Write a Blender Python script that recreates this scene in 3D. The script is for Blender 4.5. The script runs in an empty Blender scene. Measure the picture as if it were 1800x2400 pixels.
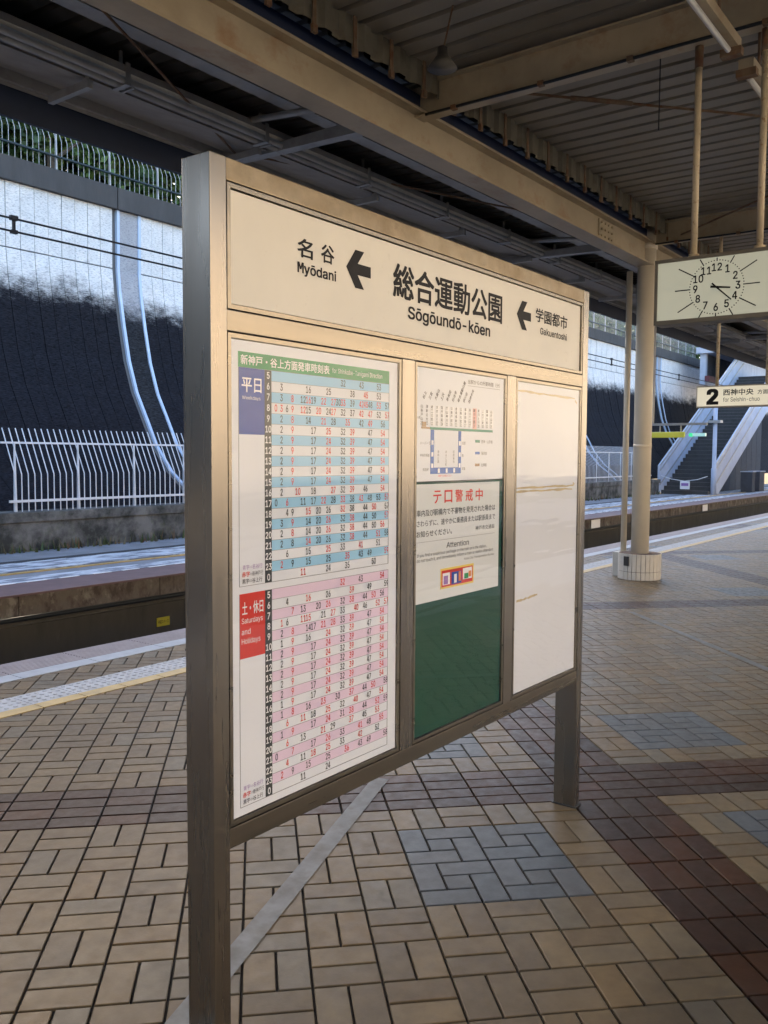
import bpy, bmesh, math, random
from mathutils import Vector, Matrix
R = math.radians
random.seed(7)
SC = bpy.context.scene
COL = SC.collection

# ------------------------------------------------------------------ camera, sky, sun, exposure
CAM = Vector((-3.492, -1.579, 1.503))
YAW, PITCH, ROLL = R(36.697), R(-3.686), R(0.334)
FPX = 2050.3                                   # focal length in pixels of the 1800 x 2400 photograph
_f = Vector((math.cos(YAW)*math.cos(PITCH), math.sin(YAW)*math.cos(PITCH), math.sin(PITCH)))
_r = Vector((math.sin(YAW), -math.cos(YAW), 0)); _u = _r.cross(_f)
_r, _u = _r*math.cos(ROLL)+_u*math.sin(ROLL), _u*math.cos(ROLL)-_r*math.sin(ROLL)
cam = bpy.data.cameras.new('camera'); cam_o = bpy.data.objects.new('camera', cam); COL.objects.link(cam_o)
cam_o.matrix_world = Matrix(((_r.x,_u.x,-_f.x,CAM.x),(_r.y,_u.y,-_f.y,CAM.y),(_r.z,_u.z,-_f.z,CAM.z),(0,0,0,1)))
cam.sensor_fit = 'VERTICAL'; cam.sensor_height = 36; cam.lens = FPX/2400*36
cam.clip_start = .05; cam.clip_end = 3000
SC.camera = cam_o
SUN_EL, SUN_AZ = R(25), R(72)                  # azimuth counted from +X towards +Y: over the far retaining wall
W = bpy.data.worlds.new('World'); SC.world = W; W.use_nodes = True
nt = W.node_tree; bg = nt.nodes['Background']
sky = nt.nodes.new('ShaderNodeTexSky'); sky.sky_type = 'NISHITA'; sky.sun_disc = False
sky.sun_elevation = SUN_EL; sky.sun_rotation = math.pi/2 - SUN_AZ
sky.air_density = .9; sky.dust_density = 2.8; sky.ozone_density = .7
nt.links.new(sky.outputs[0], bg.inputs[0]); bg.inputs[1].default_value = .145
sun = bpy.data.lights.new('sun', 'SUN'); sun.energy = 2.05; sun.angle = R(.5); sun.color = (1, .86, .68)
sun_o = bpy.data.objects.new('sun', sun); COL.objects.link(sun_o)
sdir = Vector((math.cos(SUN_EL)*math.cos(SUN_AZ), math.cos(SUN_EL)*math.sin(SUN_AZ), math.sin(SUN_EL)))
sun_o.rotation_euler = sdir.to_track_quat('Z', 'Y').to_euler()
SC.view_settings.view_transform = 'Standard'; SC.view_settings.look = 'None'
SC.view_settings.gamma = 1; SC.view_settings.use_curve_mapping = False
SC.view_settings.exposure = 2.6
SC.render.engine = 'CYCLES'
SC.cycles.use_denoising = True
try: SC.cycles.denoiser = 'OPENIMAGEDENOISE'
except Exception: pass
SC.cycles.use_adaptive_sampling = True; SC.cycles.adaptive_threshold = .02
SC.cycles.max_bounces = 8; SC.cycles.diffuse_bounces = 4; SC.cycles.glossy_bounces = 3
SC.cycles.transparent_max_bounces = 16; SC.cycles.sample_clamp_indirect = 6
SC.cycles.caustics_reflective = False; SC.cycles.caustics_refractive = False

# ------------------------------------------------------------------ helpers
def project(p):
    d = Vector(p)-CAM; z = d.dot(_f)
    if z < .05: return None
    return 900+FPX*d.dot(_r)/z, 1200-FPX*d.dot(_u)/z, z

ORG = {}                                        # world origin of every root
class MB:
    def __init__(s): s.v = []; s.f = []; s.c = []
    def add(s, vs, fs, col=None):
        n = len(s.v); s.v += [tuple(v) for v in vs]; s.f += [tuple(i+n for i in f) for f in fs]
        if col is not None: s.c += [col]*len(vs)
        return s
    def box(s, x0, x1, y0, y1, z0, z1, col=None):
        return s.add([(x0,y0,z0),(x1,y0,z0),(x1,y1,z0),(x0,y1,z0),(x0,y0,z1),(x1,y0,z1),(x1,y1,z1),(x0,y1,z1)],
              [(0,3,2,1),(4,5,6,7),(0,1,5,4),(1,2,6,5),(2,3,7,6),(3,0,4,7)], col)
    def bevbox(s, x0, x1, y0, y1, z0, z1, b):
        bm = bmesh.new(); bmesh.ops.create_cube(bm, size=1)
        for v in bm.verts:
            v.co = Vector(((x0+x1)/2+v.co.x*(x1-x0), (y0+y1)/2+v.co.y*(y1-y0), (z0+z1)/2+v.co.z*(z1-z0)))
        bmesh.ops.bevel(bm, geom=bm.edges[:], offset=b, segments=2, profile=.7, affect='EDGES')
        bm.verts.index_update()
        s.add([v.co[:] for v in bm.verts], [[v.index for v in f.verts] for f in bm.faces]); bm.free(); return s
    def prism(s, poly, axis, a, b, col=None):
        """poly: 2-D points in the two other axes (cyclic order of the remaining axes), swept along axis from a to b"""
        n = len(poly)
        def P(q, t):
            return {'x': (t,q[0],q[1]), 'y': (q[0],t,q[1]), 'z': (q[0],q[1],t)}[axis]
        vs = [P(q,a) for q in poly]+[P(q,b) for q in poly]
        fs = [tuple(range(n)), tuple(range(2*n-1,n-1,-1))]+[(i,(i+1)%n+0,(i+1)%n+n,i+n) for i in range(n)]
        return s.add(vs, fs, col)
    def tube(s, pts, r, n=8, cap=True, col=None):
        pts = [Vector(p) for p in pts]; m = len(pts); vs = []; fs = []
        rr = r if isinstance(r, (list,tuple)) else [r]*m
        for i, p in enumerate(pts):
            t = (pts[min(i+1,m-1)]-pts[max(i-1,0)]).normalized()
            a = t.cross(Vector((0,0,1)) if abs(t.z) < .9 else Vector((1,0,0))).normalized(); b = t.cross(a)
            for k in range(n):
                an = 2*math.pi*k/n; vs.append(p+(a*math.cos(an)+b*math.sin(an))*rr[i])
        for i in range(m-1):
            for k in range(n): fs.append((i*n+k, i*n+(k+1)%n, (i+1)*n+(k+1)%n, (i+1)*n+k))
        if cap: fs += [tuple(range(n-1,-1,-1)), tuple(range((m-1)*n, m*n))]
        return s.add(vs, fs, col)
    def mesh(s, name, mat, org=(0,0,0), smooth=False):
        me = bpy.data.meshes.new(name); o = Vector(org)
        me.from_pydata([(v[0]-o.x, v[1]-o.y, v[2]-o.z) for v in s.v], [], s.f)
        if s.c:
            a = me.color_attributes.new('tone', 'FLOAT_COLOR', 'POINT')
            a.data.foreach_set('color', [x for c in s.c for x in (c[0],c[1],c[2],1)])
        bm = bmesh.new(); bm.from_mesh(me); bmesh.ops.recalc_face_normals(bm, faces=bm.faces[:]); bm.to_mesh(me); bm.free()
        if smooth: me.polygons.foreach_set('use_smooth', [True]*len(me.polygons))
        me.materials.append(mat); return me
    def build(s, name, mat, parent=None, smooth=False, **k):
        root = parent
        while root is not None and root.parent is not None: root = root.parent
        org = ORG[root.as_pointer()] if root is not None else Vector((0,0,0))
        o = bpy.data.objects.new(name, s.mesh(name, mat, org, smooth)); COL.objects.link(o)
        if parent is not None: o.parent = parent
        else: ORG[o.as_pointer()] = Vector((0,0,0))
        return tag(o, **k)
def tag(o, label=None, cat=None, group=None, kind=None):
    if label: o['label'] = label
    if cat: o['category'] = cat
    if group: o['group'] = group
    if kind: o['kind'] = kind
    return o
def thing(name, loc, label, cat, group=None):
    o = bpy.data.objects.new(name, None); COL.objects.link(o); o.location = loc; o.empty_display_size = .1
    ORG[o.as_pointer()] = Vector(loc); return tag(o, label, cat, group)
def inst(name, me, parent, loc, rotz=0, **k):
    """a piece that shares mesh data; loc is a world position"""
    o = bpy.data.objects.new(name, me); COL.objects.link(o)
    root = parent
    while root is not None and root.parent is not None: root = root.parent
    org = ORG[root.as_pointer()] if root is not None else Vector((0,0,0))
    o.location = Vector(loc)-org; o.rotation_euler.z = rotz
    if parent is not None: o.parent = parent
    else: ORG[o.as_pointer()] = Vector(loc)
    return tag(o, **k)
def B(*a): return MB().box(*a)

# ---- text: glyph outlines of the built-in font as flat meshes
_tc = {}
FONT = None
try:
    import os
    _fd = os.path.join(bpy.utils.system_resource('DATAFILES'), 'fonts')      # Blender's own interface fonts
    FONT2 = bpy.data.fonts.load(os.path.join(_fd, 'DejaVuSansMono.woff2')); FONT = bpy.data.fonts.load(os.path.join(_fd, 'Inter.woff2'))
except Exception: FONT = None
TMP = bpy.data.scenes.new('glyphs')
def glyphs(txt, bold=0.0):
    k = (txt, bold)
    if k not in _tc:
        c = bpy.data.curves.new('t', 'FONT'); c.body = txt; c.size = 1
        if FONT and all(ord(ch) < 0x250 for ch in txt):
            c.font = FONT; c.font_bold = FONT2
            for i_, ch in enumerate(txt):
                if ch in 'kKMDw4': c.body_format[i_].use_bold = True
        c.resolution_u = 3
        o = bpy.data.objects.new('t', c); TMP.collection.objects.link(o)
        vl = TMP.view_layers[0]; vl.update()
        me = bpy.data.meshes.new_from_object(o.evaluated_get(vl.depsgraph))
        _tc[k] = ([v.co.copy() for v in me.vertices], [tuple(p.vertices) for p in me.polygons])
        bpy.data.objects.remove(o); bpy.data.curves.remove(c); bpy.data.meshes.remove(me)
    return _tc[k]
def put_text(mb, txt, org, right, up, w=None, h=None, size=None, bold=0.0, rot=0, align='L', xs=1.0):
    """text fitted into a w x h box whose lower-left corner is org (or of a given size)"""
    vs, fs = glyphs(txt)
    if not vs: return
    x0 = min(v.x for v in vs); x1 = max(v.x for v in vs); y0 = min(v.y for v in vs); y1 = max(v.y for v in vs)
    sy = size if size else h/(y1-y0); sx = (w/(x1-x0)) if w else sy*xs
    if size: y0 = 0
    ox = {'L': x0, 'C': (x0+x1)/2, 'R': x1}[align]
    cr, sr = math.cos(rot), math.sin(rot)
    org, right, up = Vector(org), Vector(right), Vector(up); nrm = right.cross(up)
    # heavier weights: the outline is struck several times, a hair apart
    sh = [(0,0)] if bold < .008 else [(p*bold*.75, q*bold*.6) for p, q in ((-1,-1),(1,-1),(1,1),(-1,1),(1,0),(-1,0),(0,1),(0,-1))][:8 if bold > .015 else 4]
    for k, (da, db) in enumerate(sh):
        out = []
        for v in vs:
            a, b = (v.x-ox+da)*sx, (v.y-y0+db)*sy
            out.append(org+right*(a*cr-b*sr)+up*(a*sr+b*cr)+nrm*(k*.00004))
        mb.add(out, fs)

# ------------------------------------------------------------------ materials (all procedural)
def mat(name, col=(.5,.5,.5), rough=.5, metal=0, spec=.5, var=0, vs=6, bump=0, bs=60, dirt=None, stretch=(1,1,1), attr=False,
        emit=None, rvar=0, dirt2=None, coat=0):
    m = bpy.data.materials.new(name); m.use_nodes = True; t = m.node_tree; N = t.nodes; L = t.links
    p = N['Principled BSDF']; p.inputs['Roughness'].default_value = rough; p.inputs['Metallic'].default_value = metal
    p.inputs['Specular IOR Level'].default_value = spec; p.inputs['Coat Weight'].default_value = coat
    p.inputs['Coat Roughness'].default_value = .08
    g = N.new('ShaderNodeNewGeometry'); mp = N.new('ShaderNodeMapping'); mp.inputs['Scale'].default_value = stretch
    L.new(g.outputs['Position'], mp.inputs[0])
    def noise(sc, det=5, rg=.6):
        n = N.new('ShaderNodeTexNoise'); n.inputs['Scale'].default_value = sc; n.inputs['Detail'].default_value = det
        n.inputs['Roughness'].default_value = rg; L.new(mp.outputs[0], n.inputs['Vector']); return n.outputs['Fac']
    def ramp(src, a, b, c0=(0,0,0,1), c1=(1,1,1,1)):
        r = N.new('ShaderNodeValToRGB'); e = r.color_ramp.elements; e[0].position = a; e[1].position = b
        e[0].color = c0; e[1].color = c1; L.new(src, r.inputs[0]); return r.outputs[0]
    def mix(fac, a, b, mode='MIX'):
        x = N.new('ShaderNodeMix'); x.data_type = 'RGBA'; x.blend_type = mode
        for s, val in ((x.inputs[0],fac),(x.inputs[6],a),(x.inputs[7],b)):
            if hasattr(val, 'links'): L.new(val, s)
            elif isinstance(val, (int,float)): s.default_value = val
            else: s.default_value = (*val[:3], 1)
        return x.outputs[2]
    if attr:
        at = N.new('ShaderNodeAttribute'); at.attribute_name = 'tone'; c = at.outputs['Color']
    else:
        rgb = N.new('ShaderNodeRGB'); rgb.outputs[0].default_value = (*col, 1); c = rgb.outputs[0]
    if var:
        v = ramp(noise(vs), .28, .72, (1-var,)*3+(1,), (1+var,)*3+(1,)); c = mix(1.0, c, v, 'MULTIPLY')
    for d in (dirt, dirt2):
        if d:
            dc, ds, lo, hi, amt = d
            f = ramp(noise(ds, 7, .65), lo, hi, (0,0,0,1), (amt,)*3+(1,)); c = mix(f, c, dc)
    L.new(c, p.inputs['Base Color'])
    if rvar:
        r = ramp(noise(vs*1.7), .3, .7, (max(0,rough-rvar),)*3+(1,), (rough+rvar,)*3+(1,)); L.new(r, p.inputs['Roughness'])
    if bump:
        b = N.new('ShaderNodeBump'); b.inputs['Strength'].default_value = bump; b.inputs['Distance'].default_value = .01
        L.new(noise(bs, 4), b.inputs['Height']); L.new(b.outputs[0], p.inputs['Normal'])
    if emit:
        p.inputs['Emission Color'].default_value = (*emit[:3], 1); p.inputs['Emission Strength'].default_value = emit[3]
    m['h'] = 1
    return m
def glass_mat():
    m = bpy.data.materials.new('pane_glass'); m.use_nodes = True; t = m.node_tree; N = t.nodes; L = t.links; N.clear()
    o = N.new('ShaderNodeOutputMaterial'); mx = N.new('ShaderNodeMixShader'); tr = N.new('ShaderNodeBsdfTransparent')
    gl = N.new('ShaderNodeBsdfAnisotropic') if False else N.new('ShaderNodeBsdfGlossy'); fr = N.new('ShaderNodeFresnel')
    gl.inputs['Roughness'].default_value = .03; fr.inputs['IOR'].default_value = 1.6
    g = N.new('ShaderNodeNewGeometry'); mp = N.new('ShaderNodeMapping'); mp.inputs['Scale'].default_value = (.9,1,7)
    n = N.new('ShaderNodeTexNoise'); n.inputs['Scale'].default_value = 1.6; n.inputs['Detail'].default_value = 2
    b = N.new('ShaderNodeBump'); b.inputs['Strength'].default_value = .028; b.inputs['Distance'].default_value = .01
    L.new(g.outputs['Position'], mp.inputs[0]); L.new(mp.outputs[0], n.inputs['Vector']); cr_ = N.new('ShaderNodeValToRGB'); cr_.color_ramp.elements[0].position = .50; cr_.color_ramp.elements[1].position = .60; L.new(n.outputs['Fac'], cr_.inputs[0]); L.new(cr_.outputs[0], b.inputs['Height'])
    L.new(b.outputs[0], gl.inputs['Normal'])
    iv = N.new('ShaderNodeMath'); iv.operation = 'SUBTRACT'; iv.inputs[0].default_value = 1; L.new(g.outputs['Backfacing'], iv.inputs[1])
    mu = N.new('ShaderNodeMath'); mu.operation = 'MULTIPLY'; L.new(fr.outputs[0], mu.inputs[0]); L.new(iv.outputs[0], mu.inputs[1])
    L.new(mu.outputs[0], mx.inputs[0]); L.new(tr.outputs[0], mx.inputs[1]); L.new(gl.outputs[0], mx.inputs[2]); L.new(mx.outputs[0], o.inputs[0])
    return m
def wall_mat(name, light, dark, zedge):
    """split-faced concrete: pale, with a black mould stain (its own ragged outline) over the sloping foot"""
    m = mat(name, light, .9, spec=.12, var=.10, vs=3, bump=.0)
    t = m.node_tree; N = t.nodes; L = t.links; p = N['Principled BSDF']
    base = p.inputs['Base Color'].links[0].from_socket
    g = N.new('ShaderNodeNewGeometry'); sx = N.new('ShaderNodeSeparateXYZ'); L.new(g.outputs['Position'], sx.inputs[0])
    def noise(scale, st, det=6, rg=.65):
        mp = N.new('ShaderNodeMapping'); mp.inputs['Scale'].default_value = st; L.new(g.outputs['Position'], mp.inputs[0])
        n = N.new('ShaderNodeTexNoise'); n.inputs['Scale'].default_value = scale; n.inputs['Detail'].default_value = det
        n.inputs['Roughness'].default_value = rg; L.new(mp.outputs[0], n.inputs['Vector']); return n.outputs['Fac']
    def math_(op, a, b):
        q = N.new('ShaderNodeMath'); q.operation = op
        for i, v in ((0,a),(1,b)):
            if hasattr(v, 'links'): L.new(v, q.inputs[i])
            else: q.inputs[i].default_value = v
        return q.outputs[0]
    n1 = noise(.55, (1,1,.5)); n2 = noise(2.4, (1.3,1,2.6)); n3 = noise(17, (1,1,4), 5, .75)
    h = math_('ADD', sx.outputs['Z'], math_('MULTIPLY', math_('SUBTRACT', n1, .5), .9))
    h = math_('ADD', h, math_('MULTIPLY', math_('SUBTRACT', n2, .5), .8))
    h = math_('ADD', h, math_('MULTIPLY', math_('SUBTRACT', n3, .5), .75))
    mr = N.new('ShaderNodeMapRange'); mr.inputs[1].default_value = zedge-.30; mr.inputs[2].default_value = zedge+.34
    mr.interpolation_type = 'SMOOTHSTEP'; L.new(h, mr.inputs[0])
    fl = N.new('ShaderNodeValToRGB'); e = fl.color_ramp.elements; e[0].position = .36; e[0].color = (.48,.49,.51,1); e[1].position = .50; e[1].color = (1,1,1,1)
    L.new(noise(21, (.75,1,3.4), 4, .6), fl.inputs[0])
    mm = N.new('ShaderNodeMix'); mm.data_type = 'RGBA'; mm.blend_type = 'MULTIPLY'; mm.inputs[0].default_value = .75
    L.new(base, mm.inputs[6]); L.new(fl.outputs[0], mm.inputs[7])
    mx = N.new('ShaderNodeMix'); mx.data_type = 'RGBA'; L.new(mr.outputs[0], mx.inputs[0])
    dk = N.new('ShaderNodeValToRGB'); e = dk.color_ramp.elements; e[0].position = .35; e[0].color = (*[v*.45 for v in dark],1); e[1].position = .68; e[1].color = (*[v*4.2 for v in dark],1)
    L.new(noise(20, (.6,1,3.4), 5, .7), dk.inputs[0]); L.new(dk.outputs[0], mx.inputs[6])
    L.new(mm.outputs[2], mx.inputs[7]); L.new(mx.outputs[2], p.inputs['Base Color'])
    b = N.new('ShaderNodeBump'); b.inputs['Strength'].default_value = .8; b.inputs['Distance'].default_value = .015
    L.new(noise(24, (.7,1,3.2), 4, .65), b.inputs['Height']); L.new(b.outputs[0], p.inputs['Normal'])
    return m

STEEL = mat('brushed_stainless', (.295,.27,.235), .27, 1, var=.12, vs=9, bump=.025, bs=60, stretch=(1,1,.05), rvar=.05, dirt=((.20,.16,.115), 2.2, .42, .78, .55))
STEEL_H = mat('brushed_stainless_rail', (.265,.235,.19), .30, 1, var=.14, vs=9, bump=.025, bs=60, stretch=(.05,1,1), rvar=.05, dirt=((.19,.145,.09), 3.0, .45, .8, .5))
STEEL_T = mat('weathered_stainless_rail', (.26,.215,.15), .36, .9, var=.14, vs=16, bump=.02, bs=50, rvar=.06, dirt=((.16,.11,.06), 9, .42, .72, .7), dirt2=((.10,.065,.035), 26, .60, .74, .5))
NAMEPANEL = mat('cream_acrylic', (.71,.675,.585), .42, var=.035, vs=5, dirt=((.52,.46,.35), 6, .58, .86, .35), dirt2=((.45,.40,.30), 40, .63, .78, .35))
PAPER = mat('white_paper', (.75,.77,.80), .6, spec=.12, var=.012, vs=3)
PAPER_OLD = mat('blank_board', (.73,.745,.77), .55, spec=.12, var=.02, vs=3, dirt=((.62,.58,.47), 5, .62, .85, .3))
TAPE = mat('yellowed_tape', (.52,.41,.22), .5, var=.25, vs=14)
INK = mat('black_ink', (.022,.022,.024), .5, spec=.12, var=.15, vs=25)
INKD = mat('dark_grey_ink', (.06,.065,.065), .5, spec=.12)
RED = mat('red_ink', (.72,.08,.06), .5, spec=.12); REDBLK = mat('red_block', (.62,.055,.04), .5, spec=.12)
BLUEBLK = mat('blue_block', (.025,.075,.36), .5, spec=.12); CYAN = mat('pale_blue_band', (.33,.60,.80), .55, spec=.12); PINK = mat('pale_pink_band', (.76,.60,.72), .55, spec=.12)
GREENH = mat('green_header', (.045,.30,.12), .5, spec=.12); GREEN = mat('dark_green_backing', (.008,.062,.036), .45, spec=.12, var=.06)
ROUTEG = mat('route_green', (.03,.24,.15), .5, spec=.12); ROUTEB = mat('route_blue', (.02,.12,.45), .5, spec=.12); BROWNI = mat('route_brown', (.36,.20,.07), .5)
PINKR = mat('pale_red_band', (.80,.42,.38), .5); YEL = mat('yellow_print', (.78,.58,.10), .5); ORAN = mat('orange_print', (.72,.25,.06), .5)
WHITEI = mat('white_print', (.82,.82,.82), .5); GREYI = mat('grey_rule', (.25,.25,.25), .5); PURI = mat('purple_print', (.30,.16,.42), .5)
GLASS = glass_mat()
TILE = mat('glazed_floor_tile', attr=True, rough=.42, spec=.20, var=.16, vs=13, bump=.06, bs=120, rvar=.10, dirt=((.075,.062,.05), 2.6, .48, .85, .65), dirt2=((.05,.04,.034), 55, .66, .74, .5))
GROUT = mat('dark_grout', (.028,.023,.021), .9, var=.3, vs=30)
PLATB = mat('platform_concrete', (.26,.21,.16), .6, var=.1)
TACT = mat('white_tactile', (.42,.44,.465), .55, var=.16, vs=9, dirt=((.25,.24,.23), 5, .5, .8, .5))
TYEL = mat('yellow_line_tile', (.50,.36,.14), .5, var=.18, vs=9, dirt=((.22,.18,.12), 6, .5, .8, .5))
EDGEB = mat('pale_edge_tile', (.35,.38,.42), .5, var=.12, vs=9)
RIDGE = mat('ridge_tile', (.34,.32,.35), .5, var=.15, vs=7); RIDGEB = mat('ridge_base', (.13,.07,.10), .6, var=.15)
PAINT = None
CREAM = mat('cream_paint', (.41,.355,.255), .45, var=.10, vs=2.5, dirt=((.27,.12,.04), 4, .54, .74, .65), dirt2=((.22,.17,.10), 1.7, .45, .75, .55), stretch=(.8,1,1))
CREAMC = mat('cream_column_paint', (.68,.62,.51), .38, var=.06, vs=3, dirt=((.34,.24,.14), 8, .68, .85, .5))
RUSTP = mat('rusty_cream_pipe', (.55,.47,.33), .5, var=.15, vs=8, dirt=((.22,.09,.03), 26, .56, .68, .8))
RUST = mat('rusty_strap', (.17,.115,.07), .75, var=.3, vs=18, dirt=((.16,.055,.02), 14, .45, .65, .8))
CLOSE = mat('closure_sheet', (.15,.14,.105), .5, var=.2, vs=7, dirt=((.10,.07,.04), 9, .5, .75, .6))
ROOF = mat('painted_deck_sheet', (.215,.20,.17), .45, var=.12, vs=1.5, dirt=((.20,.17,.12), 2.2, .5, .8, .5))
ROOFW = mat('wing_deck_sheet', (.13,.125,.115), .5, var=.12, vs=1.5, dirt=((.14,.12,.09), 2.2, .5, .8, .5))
GREYM = mat('grey_galvanised', (.36,.36,.35), .45, .3, var=.15, vs=5, dirt=((.16,.12,.08), 6, .55, .8, .5))
NAVY = mat('navy_fascia', (.022,.034,.065), .55, var=.15, vs=4); NAVY2 = mat('blue_gutter', (.02,.032,.075), .5, var=.2, vs=6)
SLAT = mat('soffit_slat', (.30,.28,.25), .6, var=.15)
CONC = mat('old_concrete', (.17,.165,.155), .9, var=.25, vs=3, bump=.4, bs=25, dirt=((.022,.024,.020), 2.2, .40, .60, .92), dirt2=((.10,.11,.06), 6, .55, .75, .6))
COPING = mat('coping_concrete', (.062,.060,.060), .9, var=.2, vs=4, bump=.3, bs=30, dirt=((.05,.05,.05), 3, .45, .7, .7), stretch=(1,1,.25))
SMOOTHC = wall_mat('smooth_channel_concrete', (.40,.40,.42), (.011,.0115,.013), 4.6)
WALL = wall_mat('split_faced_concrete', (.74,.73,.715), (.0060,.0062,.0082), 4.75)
WALLJ = mat('dark_wall_joint', (.03,.032,.036), .9)
CHBAR = mat('pale_blue_channel_edge', (.46,.56,.72), .55, 0, var=.06, vs=3)
FWHITE = mat('white_fence_paint', (.70,.71,.73), .4, var=.08, vs=6, dirt=((.35,.30,.24), 9, .6, .8, .5))
TEAL = mat('dark_teal_rail', (.008,.022,.028), .4)
BROWNP = mat('stained_brown_concrete', (.15,.13,.108), .85, var=.3, vs=3.5, bump=.2, bs=30, dirt=((.05,.034,.03), 3.5, .42, .60, .9), dirt2=((.25,.235,.20), 4, .54, .66, .8), stretch=(1.5,1,1))
PITW = mat('dark_pit_concrete', (.075,.07,.06), .85, var=.3, vs=2.5, dirt=((.03,.03,.026), 2.5, .45, .7, .8), dirt2=((.13,.125,.11), 3, .56, .75, .6), stretch=(1.6,1,.35))
REDB = mat('red_brown_edge_tile', (.13,.075,.075), .6, var=.2, vs=5)
OPPF = mat('weathered_far_platform', (.20,.21,.23), .75, var=.2, vs=3, dirt=((.10,.10,.10), 2, .5, .75, .6))
FLAKE = mat('flaking_pale_paving', (.55,.58,.62), .7, var=.15, vs=6, dirt=((.15,.16,.19), 5, .46, .56, .95), stretch=(.45,1.6,1))
BALLAST = mat('ballast', (.12,.11,.10), .95, var=.4, vs=30, bump=.6, bs=40)
RAILM = mat('rail_steel', (.30,.27,.25), .35, .9); SLEEP = mat('sleeper_concrete', (.28,.27,.25), .9)
WIRE = mat('wire', (.02,.025,.03), .5, .4)
EARTH = mat('plateau_grass', (.07,.09,.035), .95, var=.3, vs=1)
LEAF = mat('leaf', attr=True, rough=.6, var=.1); BARK = mat('bark', (.09,.07,.05), .9, var=.2, vs=12)
BASET = mat('column_base_tile', (.62,.585,.52), .35, var=.07, vs=12); BASEG = mat('column_base_joint', (.16,.12,.10), .9)
BLACKP = mat('black_plate', (.03,.03,.03), .5)
CLOCKF = mat('backlit_clock_face', (.56,.57,.50), .35, emit=(.88,.92,.72,.042))
SIGNF = mat('backlit_sign_face', (.76,.73,.62), .4, emit=(1,.92,.70,.075)); HOUS = mat('sign_housing', (.40,.37,.31), .5, var=.1)
CLHOUS = mat('clock_housing', (.17,.16,.135), .45, var=.1)
YLAMP = mat('yellow_lamp', (.50,.52,.06), .4, emit=(.62,.60,.05,.03)); GLAMP = mat('green_lamp', (.1,.8,.35), .3, emit=(.05,.9,.35,.10))
CLAMP_ = mat('pale_cyan_lamp', (.5,.8,.8), .3, emit=(.35,.75,.75,.08))
YPLATE = mat('yellow_plate', (.52,.45,.03), .5, var=.1)
STW = mat('white_stair_panel', (.45,.50,.60), .7, spec=.2, var=.10, vs=2, dirt=((.35,.36,.38), 3, .6, .8, .4)); STEP = mat('dark_step', (.055,.053,.052), .8, var=.2); NOSE = mat('step_nosing', (.15,.14,.13), .6)
SHELT = mat('shelter_grey', (.085,.092,.105), .9, spec=.08, var=.1); REDBEAM = mat('dark_red_beam', (.14,.03,.04), .5)
WARMW = mat('pale_cutting_wall', (.48,.42,.335), .9, var=.12, vs=.6, bump=.5, bs=6)
TUBE = mat('white_tube', (.72,.72,.70), .3)
def paint_mat():
    m = mat('worn_line_paint', (.25,.265,.275), .55, var=.2, vs=10, dirt=((.16,.15,.14), 8, .45, .7, .8))
    p = m.node_tree.nodes['Principled BSDF']; p.inputs['Alpha'].default_value = .72
    return m
PAINT = paint_mat()

# ------------------------------------------------------------------ ground, track, platform
X0, X1 = -9.0, 46.0; XB = -60.0
B(-400,600,14.75,900,6.3,6.62).build('ground', EARTH, kind='structure')
B(-400,600,-900,-14.75,6.3,6.62).build('ground', EARTH, kind='structure')
trk = B(-60,160,-14.7,14.7,-1.7,-1.25).build('track_bed', BALLAST, kind='structure')
S2 = math.sqrt(.5)
plat = B(XB,X1+40,-4.28,4.28,-1.249,-.010).build('platform', GROUT, kind='structure')
ORG[plat.as_pointer()] = Vector((0,0,0))
# paving beyond the reach of single tiles, and the half of the platform behind the camera
B(XB,-4.3,-3.08,3.08,-.009,-.003).build('paving_sheet', PLATB, plat)
B(26,X1+40,-3.08,3.08,-.009,-.003).build('paving_sheet', PLATB, plat)
B(-4.2,26,-3.08,-2.6,-.009,-.003).build('paving_sheet', PLATB, plat)

def uv2xy(u, v): return ((u+v)*S2, (v-u)*S2)
M_ = .2; J = .0042
TONES = {'tan': [(.168,.123,.070),(.154,.115,.069),(.172,.120,.063),(.145,.105,.061),(.163,.126,.078),(.182,.134,.075),(.142,.107,.066),(.150,.125,.088)],
         'brown': [(.052,.022,.011),(.043,.020,.011),(.064,.025,.010),(.037,.018,.011),(.046,.021,.012)],
         'blue': [(.105,.116,.126),(.094,.106,.117),(.112,.120,.128),(.097,.104,.110)]}
def module(i, j):
    """rectangles (u0,u1,v0,v1,kind) of one paving module, in module units"""
    iu, jv = i % 23, j % 23
    if jv < 2: return [(i,i+1,j,j+.5,'brown'),(i,i+1,j+.5,j+1,'brown')]
    if iu < 2: return [(i,i+.5,j,j+1,'brown'),(i+.5,i+1,j,j+1,'brown')]
    a, b = iu-2, jv-2
    if a in (1,2,3,17,18,19) and b in (1,2,3,17,18,19): return None
    if (a+b) % 2: return [(i,i+.5,j,j+1,'tan'),(i+.5,i+1,j,j+1,'tan')]
    return [(i,i+1,j,j+.5,'tan'),(i,i+1,j+.5,j+1,'tan')]
rects = []
def inside(u, v):
    x, y = uv2xy(u*M_, v*M_); return -4.35 < x < 26 and -2.75 < y < 4.0
for i in range(-40, 130):
    for j in range(-40, 150):
        if not inside(i+.5, j+.5): continue
        q = module(i, j)
        if q: rects += q
        else:
            iu, jv = i % 23-2, j % 23-2
            if iu in (1,17) and jv in (1,17):          # a 3 x 3 module patch of four pinwheels
                for pu in (0,1.5):
                    for pv in (0,1.5):
                        a, b = i+pu, j+pv
                        rects += [(a,a+.5,b+.5,b+1.5,'blue'),(a+.5,a+1.5,b+1,b+1.5,'blue'),(a+.5,a+1,b+.5,b+1,'blue'),(a+1,a+1.5,b,b+1,'blue'),(a,a+1,b,b+.5,'blue')]
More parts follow.
